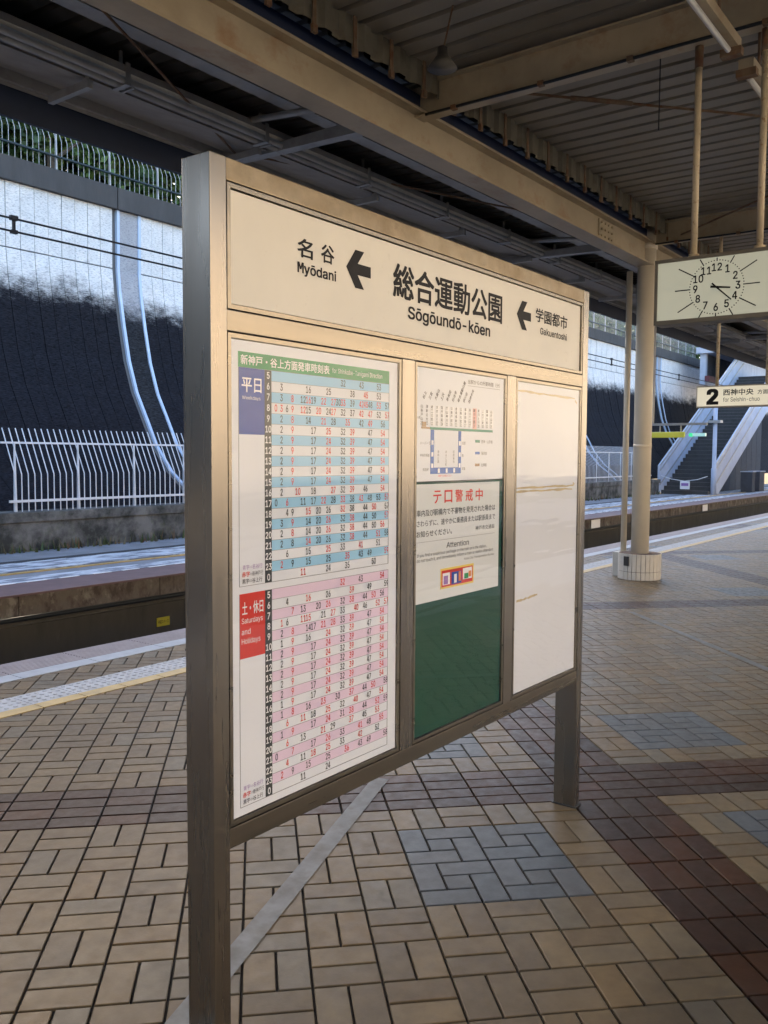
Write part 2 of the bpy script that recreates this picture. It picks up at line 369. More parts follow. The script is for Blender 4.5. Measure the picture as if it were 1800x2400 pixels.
def clip(poly, lo, hi):
    for sgn, lim in ((1,hi),(-1,-lo)):
        out = []
        for k in range(len(poly)):
            a, b = poly[k], poly[(k+1) % len(poly)]
            da, db = lim-sgn*a[1], lim-sgn*b[1]
            if da >= 0: out.append(a)
            if da*db < 0:
                t = da/(da-db); out.append((a[0]+(b[0]-a[0])*t, a[1]+(b[1]-a[1])*t))
        poly = out
        if len(poly) < 3: return []
    return poly
def hidden_by_sign(x, y):
    if y < .06: return False
    t = (-.049-CAM.y)/(y-CAM.y); sx = CAM.x+(x-CAM.x)*t; sz = CAM.z*(1-t)
    return (-2.11 < sx < -.01 and sz > .55) or -2.15 < sx < -2.05
whole, cut = [], []
for (u0,u1,v0,v1,kd) in rects:
    jj = J/M_; a = [(u0+jj,v0+jj),(u1-jj,v0+jj),(u1-jj,v1-jj),(u0+jj,v1-jj)]
    poly = [uv2xy(p[0]*M_, p[1]*M_) for p in a]
    ys = [p[1] for p in poly]
    tone = random.choice(TONES[kd]); 
    if max(ys) <= 3.075: whole.append((u0,u1,v0,v1,kd,tone,poly))
    else:
        for lo, hi in ((-9,3.075),(3.445,3.795)):
            c = clip(poly, lo, hi)
            if c: cut.append((c, tone))
score = []
for k, w in enumerate(whole):
    pr = [project((p[0],p[1],0)) for p in w[6]]
    if None in pr: continue
    if not any(0 < q[0] < 1800 and 0 < q[1] < 2400 for q in pr): continue
    cx = sum(p[0] for p in w[6])/4; cy = sum(p[1] for p in w[6])/4
    if hidden_by_sign(cx, cy): continue
    ar = abs(sum(pr[n][0]*pr[(n+1)%4][1]-pr[(n+1)%4][0]*pr[n][1] for n in range(4)))/2
    score.append((ar, k))
single = set(k for _, k in sorted(score, reverse=True)[:300])
def tile_geo(du, dv, tone, zt=0.0):
    a, b = du/2, dv/2; g = .0022
    vs = []
    for (s, z) in ((0,-.012),(0,zt-.0014),(g,zt)):
        for (p, q) in ((-1,-1),(1,-1),(1,1),(-1,1)):
            x, y = uv2xy(p*(a-s), q*(b-s)); vs.append((x,y,z))
    fs = [(8,9,10,11)]+[(k,(k+1)%4,(k+1)%4+4,k+4) for k in range(4)]+[(k+4,(k+1)%4+4,(k+1)%4+8,k+8) for k in range(4)]
    return vs, fs
_tm = {}
rest = MB()
for k, (u0,u1,v0,v1,kd,tone,poly) in enumerate(whole):
    du, dv = (u1-u0)*M_-2*J, (v1-v0)*M_-2*J
    x, y = uv2xy((u0+u1)/2*M_, (v0+v1)/2*M_); dz = random.uniform(-.0012,.0004)
    if k in single:
        key = (round(du,3), round(dv,3), tone)
        if key not in _tm: _tm[key] = MB().add(*tile_geo(du,dv,tone), tone).mesh('tile', TILE)
        inst('tile', _tm[key], plat, (x,y,dz))
    else:
        vs, fs = tile_geo(du, dv, tone); rest.add([(a+x,b+y,c+dz) for a,b,c in vs], fs, tone)
for poly, tone in cut:
    n = len(poly); rest.add([(p[0],p[1],-.012) for p in poly]+[(p[0],p[1],-.0006) for p in poly],
        [tuple(range(n,2*n))]+[(q,(q+1)%n,(q+1)%n+n,q+n) for q in range(n)], tone)
rest.build('paving_tiles', TILE, plat, kind='stuff')
# edge strips: yellow line tiles, white dotted tactile tiles, pale band, ridged nosing
ytile = B(0,.294,0,.105,-.012,.002).mesh('yellow_tile', TYEL)
tm = MB().box(0,.294,0,.244,-.012,.001)
for a in range(5):
    for b in range(4):
        x, y = .035+a*.056, .034+b*.058; r0, r1 = .017, .011
        vs = [(x+r0*math.cos(t*math.pi/3), y+r0*math.sin(t*math.pi/3), .001) for t in range(6)]+[(x+r1*math.cos(t*math.pi/3), y+r1*math.sin(t*math.pi/3), .006) for t in range(6)]
        tm.add(vs, [tuple(range(6,12))]+[(t,(t+1)%6,(t+1)%6+6,t+6) for t in range(6)])
ttile = tm.mesh('tactile_tile', TACT); btile = B(0,.594,0,.165,-.012,.001).mesh('edge_band_tile', EDGEB)
rm = MB().box(0,.594,0,.31,-.012,-.004)
rd = MB()
for k in range(9): rd.box(0,.594,.008+k*.0345,.026+k*.0345,-.004,.002)
rbase = rm.mesh('nosing_tile', RIDGEB); rridge = rd.mesh('ridges', RIDGE)
n = 0; x = -4.5
while x < 26:
    inst('yellow_tile', ytile, plat, (x,3.083,0)); inst('tactile_tile', ttile, plat, (x,3.194,0))
    if n % 2 == 0:
        inst('edge_band_tile', btile, plat, (x,3.803,0)); t = inst('nosing_tile', rbase, plat, (x,3.972,0))
        q = bpy.data.objects.new('ridges', rridge); COL.objects.link(q); q.parent = t
    x += .3; n += 1
for a, b in ((XB,-4.5),(26,X1+40)):
    B(a,b,3.083,3.19,-.009,-.001).build('yellow_strip', TYEL, plat); B(a,b,3.194,3.438,-.009,-.001).build('tactile_strip', TACT, plat)
    B(a,b,3.445,3.795,-.009,-.003).build('paving_sheet', PLATB, plat); B(a,b,3.803,4.28,-.009,-.001).build('edge_strip', EDGEB, plat)
B(XB,X1+40,-4.28,-3.09,-.009,-.002).build('edge_strip', TACT, plat)
# worn painted lines
def strip(p, q, w, z):
    p, q = Vector(p), Vector(q); d = (q-p).normalized(); nn = Vector((-d.y,d.x,0))*w/2
    return MB().add([(p-nn)+Vector((0,0,z)),(q-nn)+Vector((0,0,z)),(q+nn)+Vector((0,0,z)),(p+nn)+Vector((0,0,z))], [(0,1,2,3)])
strip((-2.45,.02,0), (-.30,.808,0), .076, .004).build('painted_line', PAINT, plat)
a = uv2xy(11.2*M_,-6*M_); b = uv2xy(11.2*M_,22*M_); strip((*a,0),(*b,0), .06, .004).build('painted_line', PAINT, plat)
# track, cheap: rails on sleepers on both sides
for s, nm in ((1,'track beside the platform edge in front of the far platform'),(-1,'track on the other side of the platform, behind the camera')):
    t = thing('railway_track', (0,s*5.95,-1.25), 'sunken railway '+nm, 'track')
    for d in (-.717,.717): B(-30,90,s*5.95+d-.033,s*5.95+d+.033,-1.10,-.97).build('rail', RAILM, t)
    sm = B(-.12,.12,-1.2,1.2,-.01,.15).mesh('sleeper', SLEEP)
    for k in range(60): inst('sleeper', sm, t, (-8+k*.65,s*5.95,-1.25))

# ------------------------------------------------------------------ far platform, its face, the cutting walls
opp = B(-60,120,7.62,11.5,-1.249,-.07).build('opposite_platform', OPPF, kind='structure')
ORG[opp.as_pointer()] = Vector((0,0,0))
fp = B(0,1.94,7.40,7.615,-.30,-.075).mesh('face_panel', BROWNP)
for k in range(28): inst('face_panel', fp, opp, (-6+k*1.95,7.40-7.40+random.uniform(-.006,.006),0))
B(-30,120,7.34,8.14,-.068,-.046).build('edge_paving', REDB, opp)
B(-30,120,7.55,7.618,-1.24,-.31).build('pit_wall', PITW, opp)
MB().tube([(-20,7.52,-.43),(60,7.52,-.43)], .011, 8).build('pipe', PITW, opp, True)
MB().tube([(-20,7.53,-.36),(60,7.53,-.36)], .03, 8).build('cable', WIRE, opp, True)
dm = B(0,.27,0,.05,-.045,-.041).mesh('edge_mark', WHITEI)
for k in range(70): inst('edge_mark', dm, opp, (.1+k*.45+random.uniform(-.03,.03),8.12,0))
for (a,b,m_,z) in ((8.22,8.62,FLAKE,-.055),(9.02,9.08,TYEL,-.052),(9.2,10.05,FLAKE,-.056),(10.12,10.3,WALLJ,-.060)):
    B(-20,60,a,b,-.069,z).build('paving_band', m_, opp)
sg = thing('refuge_sign', (3.9,7.54,-.69), 'small yellow refuge sign on the dark wall below the far platform', 'sign')
B(3.80,4.005,7.535,7.549,-.745,-.63).build('plate', YPLATE, sg)
tx = MB(); put_text(tx, '待避スペース', (3.815,7.5335,-.712), (1,0,0), (0,0,1), w=.17, h=.05, bold=.01); tx.build('lettering', INK, sg)
for k, (x, lab) in enumerate(((17.25,'small white plate on the far platform face, beside the name sign post'),(26.4,'small white plate on the far platform face, below the stairs'))):
    B(x,x+.55,7.36,7.375,-.30,-.09).build('marker_plate', WHITEI, label=lab, cat='plate', group='plates on the far platform face')

# profile of the retaining wall (y, z), from its foot to the coping
PROF = [(11.95,.55),(12.23,.84),(12.68,1.17),(13.15,1.71),(13.45,2.25),(13.77,2.81),(14.01,3.48),(14.17,4.22),(14.30,4.96),(14.345,5.42)]
def along(prof, off): # offset a profile towards +y (into the hill)
    return [(y+off, z) for y, z in prof]
rw = thing('retaining_wall', (20,14.3,-.07), 'tall curved retaining wall, pale above and blackened below, beyond the far platform', 'wall')
back = MB()
pf = PROF+[(14.345,6.72)]
for k in range(len(pf)-1):
    (y0,z0),(y1,z1) = pf[k],pf[k+1]
    back.add([(-30,y0+.03,z0),(140,y0+.03,z0),(140,y1+.03,z1),(-30,y1+.03,z1)], [(0,1,2,3)])
back.build('backing', mat('wall_joint', (.12,.12,.12), .9), rw)
def panel_mesh(prof, w):
    m = MB(); n = len(prof); g = .006
    for x in (g, w-g): m.add([(x,y,z) for y,z in prof], [])
    fs = [(k,k+n,k+n+1,k+1) for k in range(n-1)]
    vs = m.v
    m2 = MB(); m2.add(vs, fs)
    for x in (g, w-g):
        m2.add([(x,y,z) for y,z in prof]+[(x,y+.035,z) for y,z in prof], [(k,k+1,k+1+n,k+n) for k in range(n-1)])
    for (y,z) in (prof[0], prof[-1]): m2.add([(g,y,z),(w-g,y,z),(w-g,y+.035,z),(g,y+.035,z)], [(0,1,2,3)])
    return m2
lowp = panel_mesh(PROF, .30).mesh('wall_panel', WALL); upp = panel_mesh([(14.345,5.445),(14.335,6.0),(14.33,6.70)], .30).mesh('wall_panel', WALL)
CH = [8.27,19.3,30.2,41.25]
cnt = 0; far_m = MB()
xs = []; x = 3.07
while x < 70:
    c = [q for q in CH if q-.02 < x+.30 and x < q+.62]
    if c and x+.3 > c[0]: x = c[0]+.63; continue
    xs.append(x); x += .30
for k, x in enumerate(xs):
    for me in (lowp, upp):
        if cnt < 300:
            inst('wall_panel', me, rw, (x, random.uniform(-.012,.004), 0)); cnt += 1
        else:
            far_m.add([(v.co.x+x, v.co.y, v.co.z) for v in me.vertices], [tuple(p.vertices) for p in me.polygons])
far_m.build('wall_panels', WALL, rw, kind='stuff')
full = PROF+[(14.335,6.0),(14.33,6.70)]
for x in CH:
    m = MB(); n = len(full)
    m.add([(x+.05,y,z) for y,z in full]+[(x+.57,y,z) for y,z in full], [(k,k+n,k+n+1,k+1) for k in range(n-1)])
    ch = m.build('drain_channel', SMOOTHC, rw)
    for e in (0,.55):
        m = MB(); a = along(full,-.035)
        q = [(x+e,y,z) for y,z in a]+[(x+e+.066,y,z) for y,z in a]+[(x+e,y+.08,z) for y,z in a]+[(x+e+.066,y+.08,z) for y,z in a]
        m.add(q, [(k,k+n,k+n+1,k+1) for k in range(n-1)]+[(k,k+1,k+1+2*n,k+2*n) for k in range(n-1)]+[(k+n,k+3*n,k+1+3*n,k+1+n) for k in range(n-1)])
        m.build('channel_edge', CHBAR, ch)
cm = MB().bevbox(0,7.48,14.22,14.62,6.67,7.12,.02).mesh('coping_block', COPING)
for k in range(14): inst('coping_block', cm, rw, (.75+k*7.5,0,0))
# base wall of the lower fence
bw = thing('low_wall', (20,11.45,-.07), 'low mossy old concrete wall carrying the white fence', 'wall')
bm_ = MB().bevbox(0,5.98,11.40,11.95,-.07,.40,.012).mesh('wall_block', CONC); bc = MB().bevbox(0,5.98,11.37,11.97,.403,.56,.012).mesh('cap_block', CONC)
for k in range(6): inst('wall_block', bm_, bw, (-2.2+k*6,0,0)); inst('cap_block', bc, bw, (-2.2+k*6,0,0))
AGEDF = mat('aged_parapet_paint', (.40,.41,.42), .5, var=.15, vs=6)
def fence(name, xa, xb, sp, yb, z0, zk, zt, lean, zr1, zr2, loc, label, r, postsp, single_max=300, extra=None, FWHITE=FWHITE):
    t = thing(name, loc, label, 'fence')
    bmsh = MB().tube([(0,0,z0),(0,0,zk),(0,lean,zt)], r, 6).mesh('bar', FWHITE)
    pm = MB(); pw = max(r*2.2,.018); pm.add([(-pw,-.02,z0),(pw,-.02,z0),(pw,.03,z0),(-pw,.03,z0),(-.007,-.01,zr2),(.007,-.01,zr2),(.007,.02,zr2),(-.007,.02,zr2)], [(0,3,2,1),(4,5,6,7),(0,1,5,4),(1,2,6,5),(2,3,7,6),(3,0,4,7)])
    pm = pm.mesh('post', FWHITE)
    n = int((xb-xa)/sp); far = MB()
    for k in range(n):
        x = xa+k*sp
        if k < single_max: inst('bar', bmsh, t, (x,yb,0))
        else: far.add([(v.co.x+x,v.co.y+yb,v.co.z) for v in bmsh.vertices], [tuple(p.vertices) for p in bmsh.polygons])
    if far.v: far.build('bars', FWHITE, t, kind='stuff')
    for k in range(int((xb-xa)/postsp)+1): inst('post', pm, t, (xa+.02+k*postsp,yb+.03,0))
    ly = lean*(zr2-zk)/(zt-zk)
    B(xa-.1,xb,yb-.02,yb+.02,zr1-.02,zr1+.02).build('rail', FWHITE, t); B(xa-.1,xb,yb+ly-.02,yb+ly+.02,zr2-.016,zr2+.016).build('rail', FWHITE, t)
    if extra: MB().tube([(xa-.1,yb-.05,extra),(xb,yb-.05,extra)], .026, 8).build('cable_pipe', TEAL, t, True)
    return t
fence('white_fence', 4.26, 33.3, .1165, 11.62, .50, 1.17, 1.92, .36, .73, 1.68, (20,11.6,.55), 'white metal fence with bent bars on the low wall across the track', .0092, 1.165)
fence('parapet_fence', 4.4, 48, .1265, 14.42, 7.08, 7.75, 8.55, .36, 7.14, 8.5, (20,14.4,7.1), 'pale fence with bent bars along the top of the retaining wall', .0068, 1.265, 300, 7.42, AGEDF)
# sunlit wall of the cutting on the other side of the station (behind the camera)
m = MB()
for k in range(len(pf)-1):
    (y0,z0),(y1,z1) = pf[k],pf[k+1]
    m.add([(-60,-y0,z0),(160,-y0,z0),(160,-y1,z1),(-60,-y1,z1)], [(0,1,2,3)])
m.box(-60,160,-14.75,-14.2,6.7,7.12)
m.build('cutting_wall', WARMW, label='sunlit pale wall of the cutting behind the camera', cat='wall')
B(-60,160,-12.2,-7.6,-1.249,-.05).build('service_strip', OPPF, kind='structure')

# weeds at the foot of the low wall
wd = MB()
for k in range(900):
    x = random.uniform(1,16) if k < 600 else random.uniform(16,34); y = 11.40-abs(random.gauss(0,.13)); h = random.uniform(.04,.24); a = random.uniform(0,6.28); w = random.uniform(.01,.03)
    c = random.choice([(.05,.08,.02),(.07,.09,.03),(.12,.07,.03),(.10,.09,.05)])
    wd.add([(x-w*math.cos(a),y-w*math.sin(a),-.07),(x+w*math.cos(a),y+w*math.sin(a),-.07),(x+random.uniform(-.06,.06),y+random.uniform(-.06,.06),-.07+h)], [(0,1,2)], c)
wd.build('weeds', LEAF, kind='stuff', label='weeds and dead leaves along the foot of the low wall', cat='weeds')

# trees on the plateau
def tree(x, y, h, rad, label, seed):
    rnd = random.Random(seed); t = thing('tree', (x,y,6.62), label, 'tree', 'trees above the retaining wall')
    tr = MB(); tr.tube([(x,y,6.5),(x+.1,y,7.6),(x+.05,y+.1,6.62+h*.6)], [.14,.11,.05], 7)
    for k in range(5):
        a = rnd.uniform(0,6.28); z = rnd.uniform(7.3,6.62+h*.55); tr.tube([(x+.05,y,z),(x+math.cos(a)*rad*.4,y+math.sin(a)*rad*.4,z+.5),(x+math.cos(a)*rad*.75,y+math.sin(a)*rad*.75,z+.8)], [.05,.035,.012], 5)
    tr.build('trunk', BARK, t)
    cr = MB()
    lobes = [(x+rnd.uniform(-.75,.75)*rad, y+rnd.uniform(-.6,.6)*rad, 6.95+rnd.random()**1.4*h*.85, rad*rnd.uniform(.28,.5)) for _ in range(30)]
    for (lx,ly,lz,lr) in lobes:
        tone = rnd.choice([(.042,.085,.018),(.065,.12,.025),(.028,.058,.016),(.095,.14,.03)])
        for k in range(260):
            d = Vector((rnd.gauss(0,1),rnd.gauss(0,1),rnd.gauss(0,.8))).normalized()*lr*rnd.random()**.4
            c = Vector((lx,ly,lz))+d; n = Vector((rnd.gauss(0,1),rnd.gauss(0,1),rnd.gauss(.4,1))).normalized()
            a = n.orthogonal().normalized(); b = n.cross(a); s = rnd.uniform(.08,.15)
            f = rnd.uniform(.7,1.35)
            cr.add([c-a*s, c+b*s*.55, c+a*s, c-b*s*.55], [(0,1,2,3)], tuple(v*f for v in tone))
    cr.build('crown', LEAF, t)
TR = [(5.2,16.2,4.6,1.7,'dense tree behind the parapet fence at the left edge of the picture'),(8.0,16.4,4.4,1.6,'leafy tree behind the parapet fence above the pale drain channel'),
      (10.8,16.6,4.2,1.6,'tree behind the parapet fence just left of the name sign'),(7.2,18.8,5.5,1.9,'tree standing back from the parapet fence, behind the two left trees'),
      (4.0,19.5,5.5,2.0,'tree standing back from the parapet fence at the far left'),(10.5,19.3,5.5,2.0,'tree standing back from the parapet fence, near the name sign'),
      (39.5,16.8,5,2.2,'tree seen between the name sign and the round column'),(46.5,16.6,4.8,2.2,'tree seen just right of the round column'),(50.8,16.4,4.8,2.2,'tree beside the white shelter at the head of the stairs')]
POS = ['leftmost','second from the left','third from the left','fourth from the left','fifth from the left','sixth from the left','seventh from the left']
for k in range(7): TR.append((1.5+k*3.1,21.5+random.uniform(-.6,.6),7.0,2.6,POS[k]+' of the tall trees in the back row above the left wall'))
for k in range(4): TR.append((49+k*4.6,21.0,7.0,2.8,POS[k]+' of the tall trees in the back row beyond the column'))
for k, a in enumerate(TR): tree(*a, 50+k)
# ------------------------------------------------------------------ overhead line
ow = thing('overhead_wire', (10,6.0,3.6), 'pair of dark overhead wires above the track', 'wire')
MB().tube([(-12,6.0,3.64),(70,6.0,3.64)], .010, 6).build('messenger_wire', WIRE, ow, True)
MB().tube([(-12,6.0,3.525),(70,6.0,3.525)], .010, 6).build('contact_wire', WIRE, ow, True)
hm = MB().box(-.012,.012,-.012,.012,-.012,.125).box(-.035,.035,-.02,.02,.10,.14).box(-.03,.03,-.02,.02,-.02,.012).mesh('wire_hanger', WIRE)
for x in (1.0,5.9,10.8,15.0,19.5,24,28.5,33): inst('wire_hanger', hm, ow, (x,6.0,3.525))

# ------------------------------------------------------------------ canopy over the platform
cn = thing('platform_canopy', (10,0,4.0), 'cream steel canopy with ribbed decking over the platform', 'canopy')
GX = (XB,X1)
CB = [2.15+4.92*k for k in range(-9,9)]
for s in (1,-1):
    def Y(y): return s*y
    def bx(a, b, c, d, e, f): return B(a,b,min(s*c,s*d),max(s*c,s*d),e,f)
    g = MB()
    for (c,d,e,f) in ((2.23,2.43,3.81,3.832),(2.315,2.345,3.8319,4.08),(2.23,2.43,4.079,4.10)): g.box(GX[0],GX[1],min(s*c,s*d),max(s*c,s*d),e,f)
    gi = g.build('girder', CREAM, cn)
    bx(GX[0],GX[1],2.30,2.62,4.104,4.235).build('valley_gutter', NAVY2, cn)
    # bolted splice plates near the column
    for xs_ in (5.75,):
        sp = MB().box(xs_-.20,xs_+.20,min(s*2.300,s*2.314),max(s*2.300,s*2.314),3.85,4.06)
        for a in range(4):
            for b in range(3): sp.tube([(xs_-.14+a*.093,s*2.302,3.89+b*.07),(xs_-.14+a*.093,s*2.285,3.89+b*.07)], .013, 6)
        sp.build('splice_plate', CREAM, gi)
    # closure of the decking over the gutter: ribbed vertical sheet
    if s == 1:
        cl = MB(); n = int((GX[1]-X0)/.1)
        pts = [(X0+k*.1, s*(2.10+(.03 if (k//1) % 2 else 0))) for k in range(n)]
        for k in range(n-1):
            (xa,ya),(xb,yb) = pts[k],pts[k+1]
            cl.add([(xa,ya,4.165),(xb-.03,ya,4.165),(xb-.03,ya,4.345),(xa,ya,4.345)], [(0,1,2,3)])
            cl.add([(xb-.03,ya,4.165),(xb,yb,4.165),(xb,yb,4.345),(xb-.03,ya,4.345)], [(0,1,2,3)])
        cl.build('deck_closure', CLOSE, cn)
        bk = MB().box(-.016,.016,-.004,.004,-.25,0).box(-.02,.02,-.012,.012,-.27,-.22).mesh('strap', RUST)
        x = -1.72
        while x < 20: inst('strap', bk, cn, (x,2.085,4.355)); x += .4
for x in CB:
    m = MB()
    for (a,b,e,f) in ((-.0625,.0625,4.06,4.072),(-.006,.006,4.0719,4.30),(-.0625,.0625,4.299,4.312)): m.box(x+a,x+b,-2.5,2.5,e,f)
    m.build('crossbeam', CREAM, cn)
    for s in (1,-1):
        m = MB().prism([(s*2.44,4.06),(s*4.45,4.12),(s*4.45,4.17),(s*2.44,4.17)], 'x', x-.05, x+.05); m.build('cantilever', GREYM, cn)
def deck(L, z0, z1, w=1.0, per=.2, dep=.05):
    """trapezoidal decking sheet, ribs along y"""
    m = MB(); prof = []
    for k in range(int(round(w/per))):
        x = k*per; prof += [(x,0),(x+.145,0),(x+.155,dep),(x+.19,dep)]
    prof.append((w,0)); n = len(prof)
    m.add([(x,0,z0+d) for x,d in prof]+[(x,L,z1+d) for x,d in prof], [(k,k+1,k+1+n,k+n) for k in range(n-1)])
    return m
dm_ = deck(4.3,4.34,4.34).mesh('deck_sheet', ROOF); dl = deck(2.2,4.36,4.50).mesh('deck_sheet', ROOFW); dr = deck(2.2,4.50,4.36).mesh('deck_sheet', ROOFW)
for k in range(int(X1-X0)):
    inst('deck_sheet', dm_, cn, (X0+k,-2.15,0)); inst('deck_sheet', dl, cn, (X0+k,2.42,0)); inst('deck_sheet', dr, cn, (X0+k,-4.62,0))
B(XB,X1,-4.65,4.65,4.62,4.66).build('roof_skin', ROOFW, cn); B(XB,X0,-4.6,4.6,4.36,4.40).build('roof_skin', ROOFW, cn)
for s in (1,-1):
    y0, y1 = sorted((s*4.56,s*4.60)); B(XB,X1,y0,y1,3.965,4.66).build('fascia', NAVY, cn)
m = MB()
for (a,b,c,d) in ((4.46,4.555,4.175,4.19),(4.46,4.475,4.19,4.262),(4.49,4.50,4.15,4.1755)): m.box(X0,X1,a,b,c,d)
m.build('edge_gutter', GREYM, cn)
m = MB()
for k in range(16):
    y = 3.87+k*.037; z = 4.125+(y-3.87)*.22; m.box(X0,X1,y,y+.026,z,z+.012)
m.box(X0,X1,3.86,4.46,4.30,4.31)
m.build('soffit_slats', SLAT, cn, kind='stuff')
am = MB().box(-.022,.022,3.82,4.30,4.045,4.10).box(-.004,.004,3.83,3.90,4.095,4.22).mesh('soffit_arm', GREYM)
for k in range(-3,24): inst('soffit_arm', am, cn, (.30+1.66*k,0,0))
for x in (1.72,6.64,11.56,16.5):
    MB().tube([(x,2.45,4.10),(x,3.80,4.24)], .028, 8).build('stay_pipe', GREYM, cn, True)
for (p,q) in (((-1.2,2.6,4.28),(2.1,4.2,4.12)),((2.3,1.55,4.13),(4.6,-.35,4.17)),((2.3,4.1,4.16),(6.9,2.6,4.25)),((5.2,-.4,4.18),(7.0,1.9,4.12))):
    MB().tube([p,q], .010, 6).build('brace_rod', RUST, cn, True)
MB().tube([(2.62,1.285,4.135),(3.0,.97,4.142)], .018, 8).build('turnbuckle', RUST, cn, True)
for x_ in (2.07, 6.99):
    MB().tube([(x_,2.2,4.05),(x_,1.2,4.042),(x_,.3,4.048),(x_,-2.2,4.05)], .011, 6).build('cable', WIRE, cn, True)
    for y_ in (1.95,1.25,.62,-.2): B(x_-.02,x_+.02,y_-.02,y_+.02,4.028,4.0595).build('cable_clip', RUST, cn)
MB().tube([(2.5,.58,4.34),(2.5,.58,3.72)], .004, 5).build('drop_wire', WIRE, cn)
# conduit bundle under the wing
cd = thing('conduit_run', (10,3.72,4.1), 'bundle of grey conduits clamped under the canopy wing along the track', 'conduit')
B(X0,X1,3.66,3.80,4.175,4.225).build('cable_tray', GREYM, cd)
MB().tube([(X0,3.70,4.135),(X1,3.70,4.135)], .026, 8).build('pipe', GREYM, cd, True); MB().tube([(X0,3.765,4.12),(X1,3.765,4.12)], .026, 8).build('pipe', GREYM, cd, True)
km = MB().box(-.02,.02,3.65,3.81,4.085,4.092).box(-.02,.02,3.645,3.652,4.085,4.24).box(.05,.07,3.66,3.80,4.085,4.092).box(-.01,.01,3.72,3.74,4.22,4.34).mesh('clamp', GREYM)
for k in range(-4,30): inst('clamp', km, cd, (.49+1.385*k,0,0))
B(X0,X1,3.30,3.44,4.30,4.36).build('purlin', GREYM, cn)
# light fixtures hung under the crossbeams, along the platform
for k, (xa, xb, lab) in enumerate(((-3.0,2.02,'long unlit tube light fixture above the camera'),(2.30,6.9,'unlit tube light fixture running away beyond the clock'),(7.2,11.8,'unlit tube light fixture far along the platform'))):
    f = thing('tube_light', ((xa+xb)/2,-.03,4.05), lab, 'light fixture', 'tube light fixtures')
    B(xa,xb,-.075,.015,3.905,3.965).build('housing', CREAM, f)
    MB().tube([(xa+.1,-.03,3.875),(xb-.1,-.03,3.875)], .016, 10).build('tube', TUBE, f, True)
    for x in (xa+.03, xb-.03): B(x-.03,x+.03,-.09,.03,3.86,3.9049).build('end_cap', RUST, f)
    for x in (xa+.3, (xa+xb)/2, xb-.3): MB().tube([(x,-.03,3.96),(x,-.03,4.34)], .010, 6).build('hanger', RUST, f)
# pendant
pd = thing('pendant_lamp', (1.22,1.5,4.35), 'old dark cone-shaped pendant hanging under the decking beside the crossbeam', 'lamp')
MB().tube([(1.35,1.5,4.38),(1.23,1.5,4.03)], .006, 6).build('cord', RUST, pd)
MB().tube([(1.22,1.5,4.04),(1.22,1.5,3.99),(1.22,1.5,3.985),(1.22,1.5,3.91)], [.03,.035,.04,.095], 16).build('shade', mat('dark_shade', (.05,.047,.04), .6), pd, True)

# ------------------------------------------------------------------ columns
def column(x, y, lab, detail):
    c = thing('canopy_column', (x,y,0), lab, 'column', 'canopy columns')
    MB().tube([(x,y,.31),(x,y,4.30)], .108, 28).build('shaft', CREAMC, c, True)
    MB().tube([(x,y,4.02),(x,y,4.06)], .125, 28).build('collar', CREAMC, c, True)
    MB().tube([(x,y,1.62),(x,y,1.66)], .1105, 28).build('band', CREAMC, c, True)
    core = MB().tube([(x,y,0),(x,y,.318)], .252, 40).build('base_core', BASEG, c)
    n = 30
    for (z0,z1) in ((.004,.098),(.104,.318)):
        m = MB(); a0, a1 = .012, 2*math.pi/n-.012
        A = [a0, (a0+a1)/2, a1]
        vs = [(r*math.cos(a), r*math.sin(a), z) for r in (.250,.260) for z in (z0,z1) for a in A]
        fs = [(6,7,10,9),(7,8,11,10),(0,6,9,3),(2,5,11,8),(3,9,10,4),(4,10,11,5),(0,1,7,6),(1,2,8,7)]
        me = m.add(vs, fs).mesh('base_tile', BASET)
        for k in range(n): inst('base_tile', me, c, (x,y,0), 2*math.pi*k/n)
    if detail:
        a = math.atan2(CAM.y-y, CAM.x-x)-.62; px, py = x+.268*math.cos(a), y+.268*math.sin(a); t = Vector((-math.sin(a),math.cos(a),0))*.035; nn = Vector((math.cos(a),math.sin(a),0))*.006
        P = Vector((px,py,0)); q = []
        for s_ in (-1,1):
            for z in (.175,.29):
                for e in (-1,1): q.append(P+t*e+nn*s_+Vector((0,0,z)))
        MB().add(q, [(0,1,3,2),(4,5,7,6),(0,1,5,4),(2,3,7,6),(0,2,6,4),(1,3,7,5)]).build('socket_plate', BLACKP, c)
    return c
column(7.07, 2.33, 'round cream column on a tiled base beside the clock', True)
column(16.91, 2.33, 'round cream column farther along the track edge', False)
column(-2.77, 2.33, 'round cream column left of the picture', False)
column(7.07, -2.33, 'round cream column on the far side of the platform, right of the picture', False)
dp = thing('drain_pipe', (7.22,2.60,0), 'thin cream pipe standing behind the round column', 'pipe')
MB().tube([(7.22,2.60,.30),(7.22,2.60,3.81)], .037, 14).build('pipe', CREAMC, dp, True)
B(7.12,7.32,2.50,2.70,.0,.30).build('foot', BASET, dp)

# ------------------------------------------------------------------ hanging clock
ck = thing('hanging_clock', (2.15,.065,2.56), 'rectangular backlit platform clock showing about twenty-two past three', 'clock')
yc, zc, hw, hh = .055, 2.553, .385, .205
m = MB().bevbox(2.12,2.26,yc-hw,yc+hw,zc-hh,zc+hh,.008); m.build('housing', CLHOUS, ck)
B(2.1165,2.121,yc-hw+.018,yc+hw-.018,zc-hh+.026,zc+hh-.022).build('face', CLOCKF, ck)
fr = MB()
for (a,b,c,d) in ((-hw,hw,-hh,-hh+.026),(-hw,hw,hh-.022,hh),(-hw,-hw+.018,-hh+.026,hh-.022),(hw-.018,hw,-hh+.026,hh-.022)): fr.box(2.108,2.1205,yc+a,yc+b,zc+c,zc+d)
fr.build('bezel', CLHOUS, ck)
rt, up, xf = Vector((0,-1,0)), Vector((0,0,1)), 2.1155
tk = MB(); dots = MB()
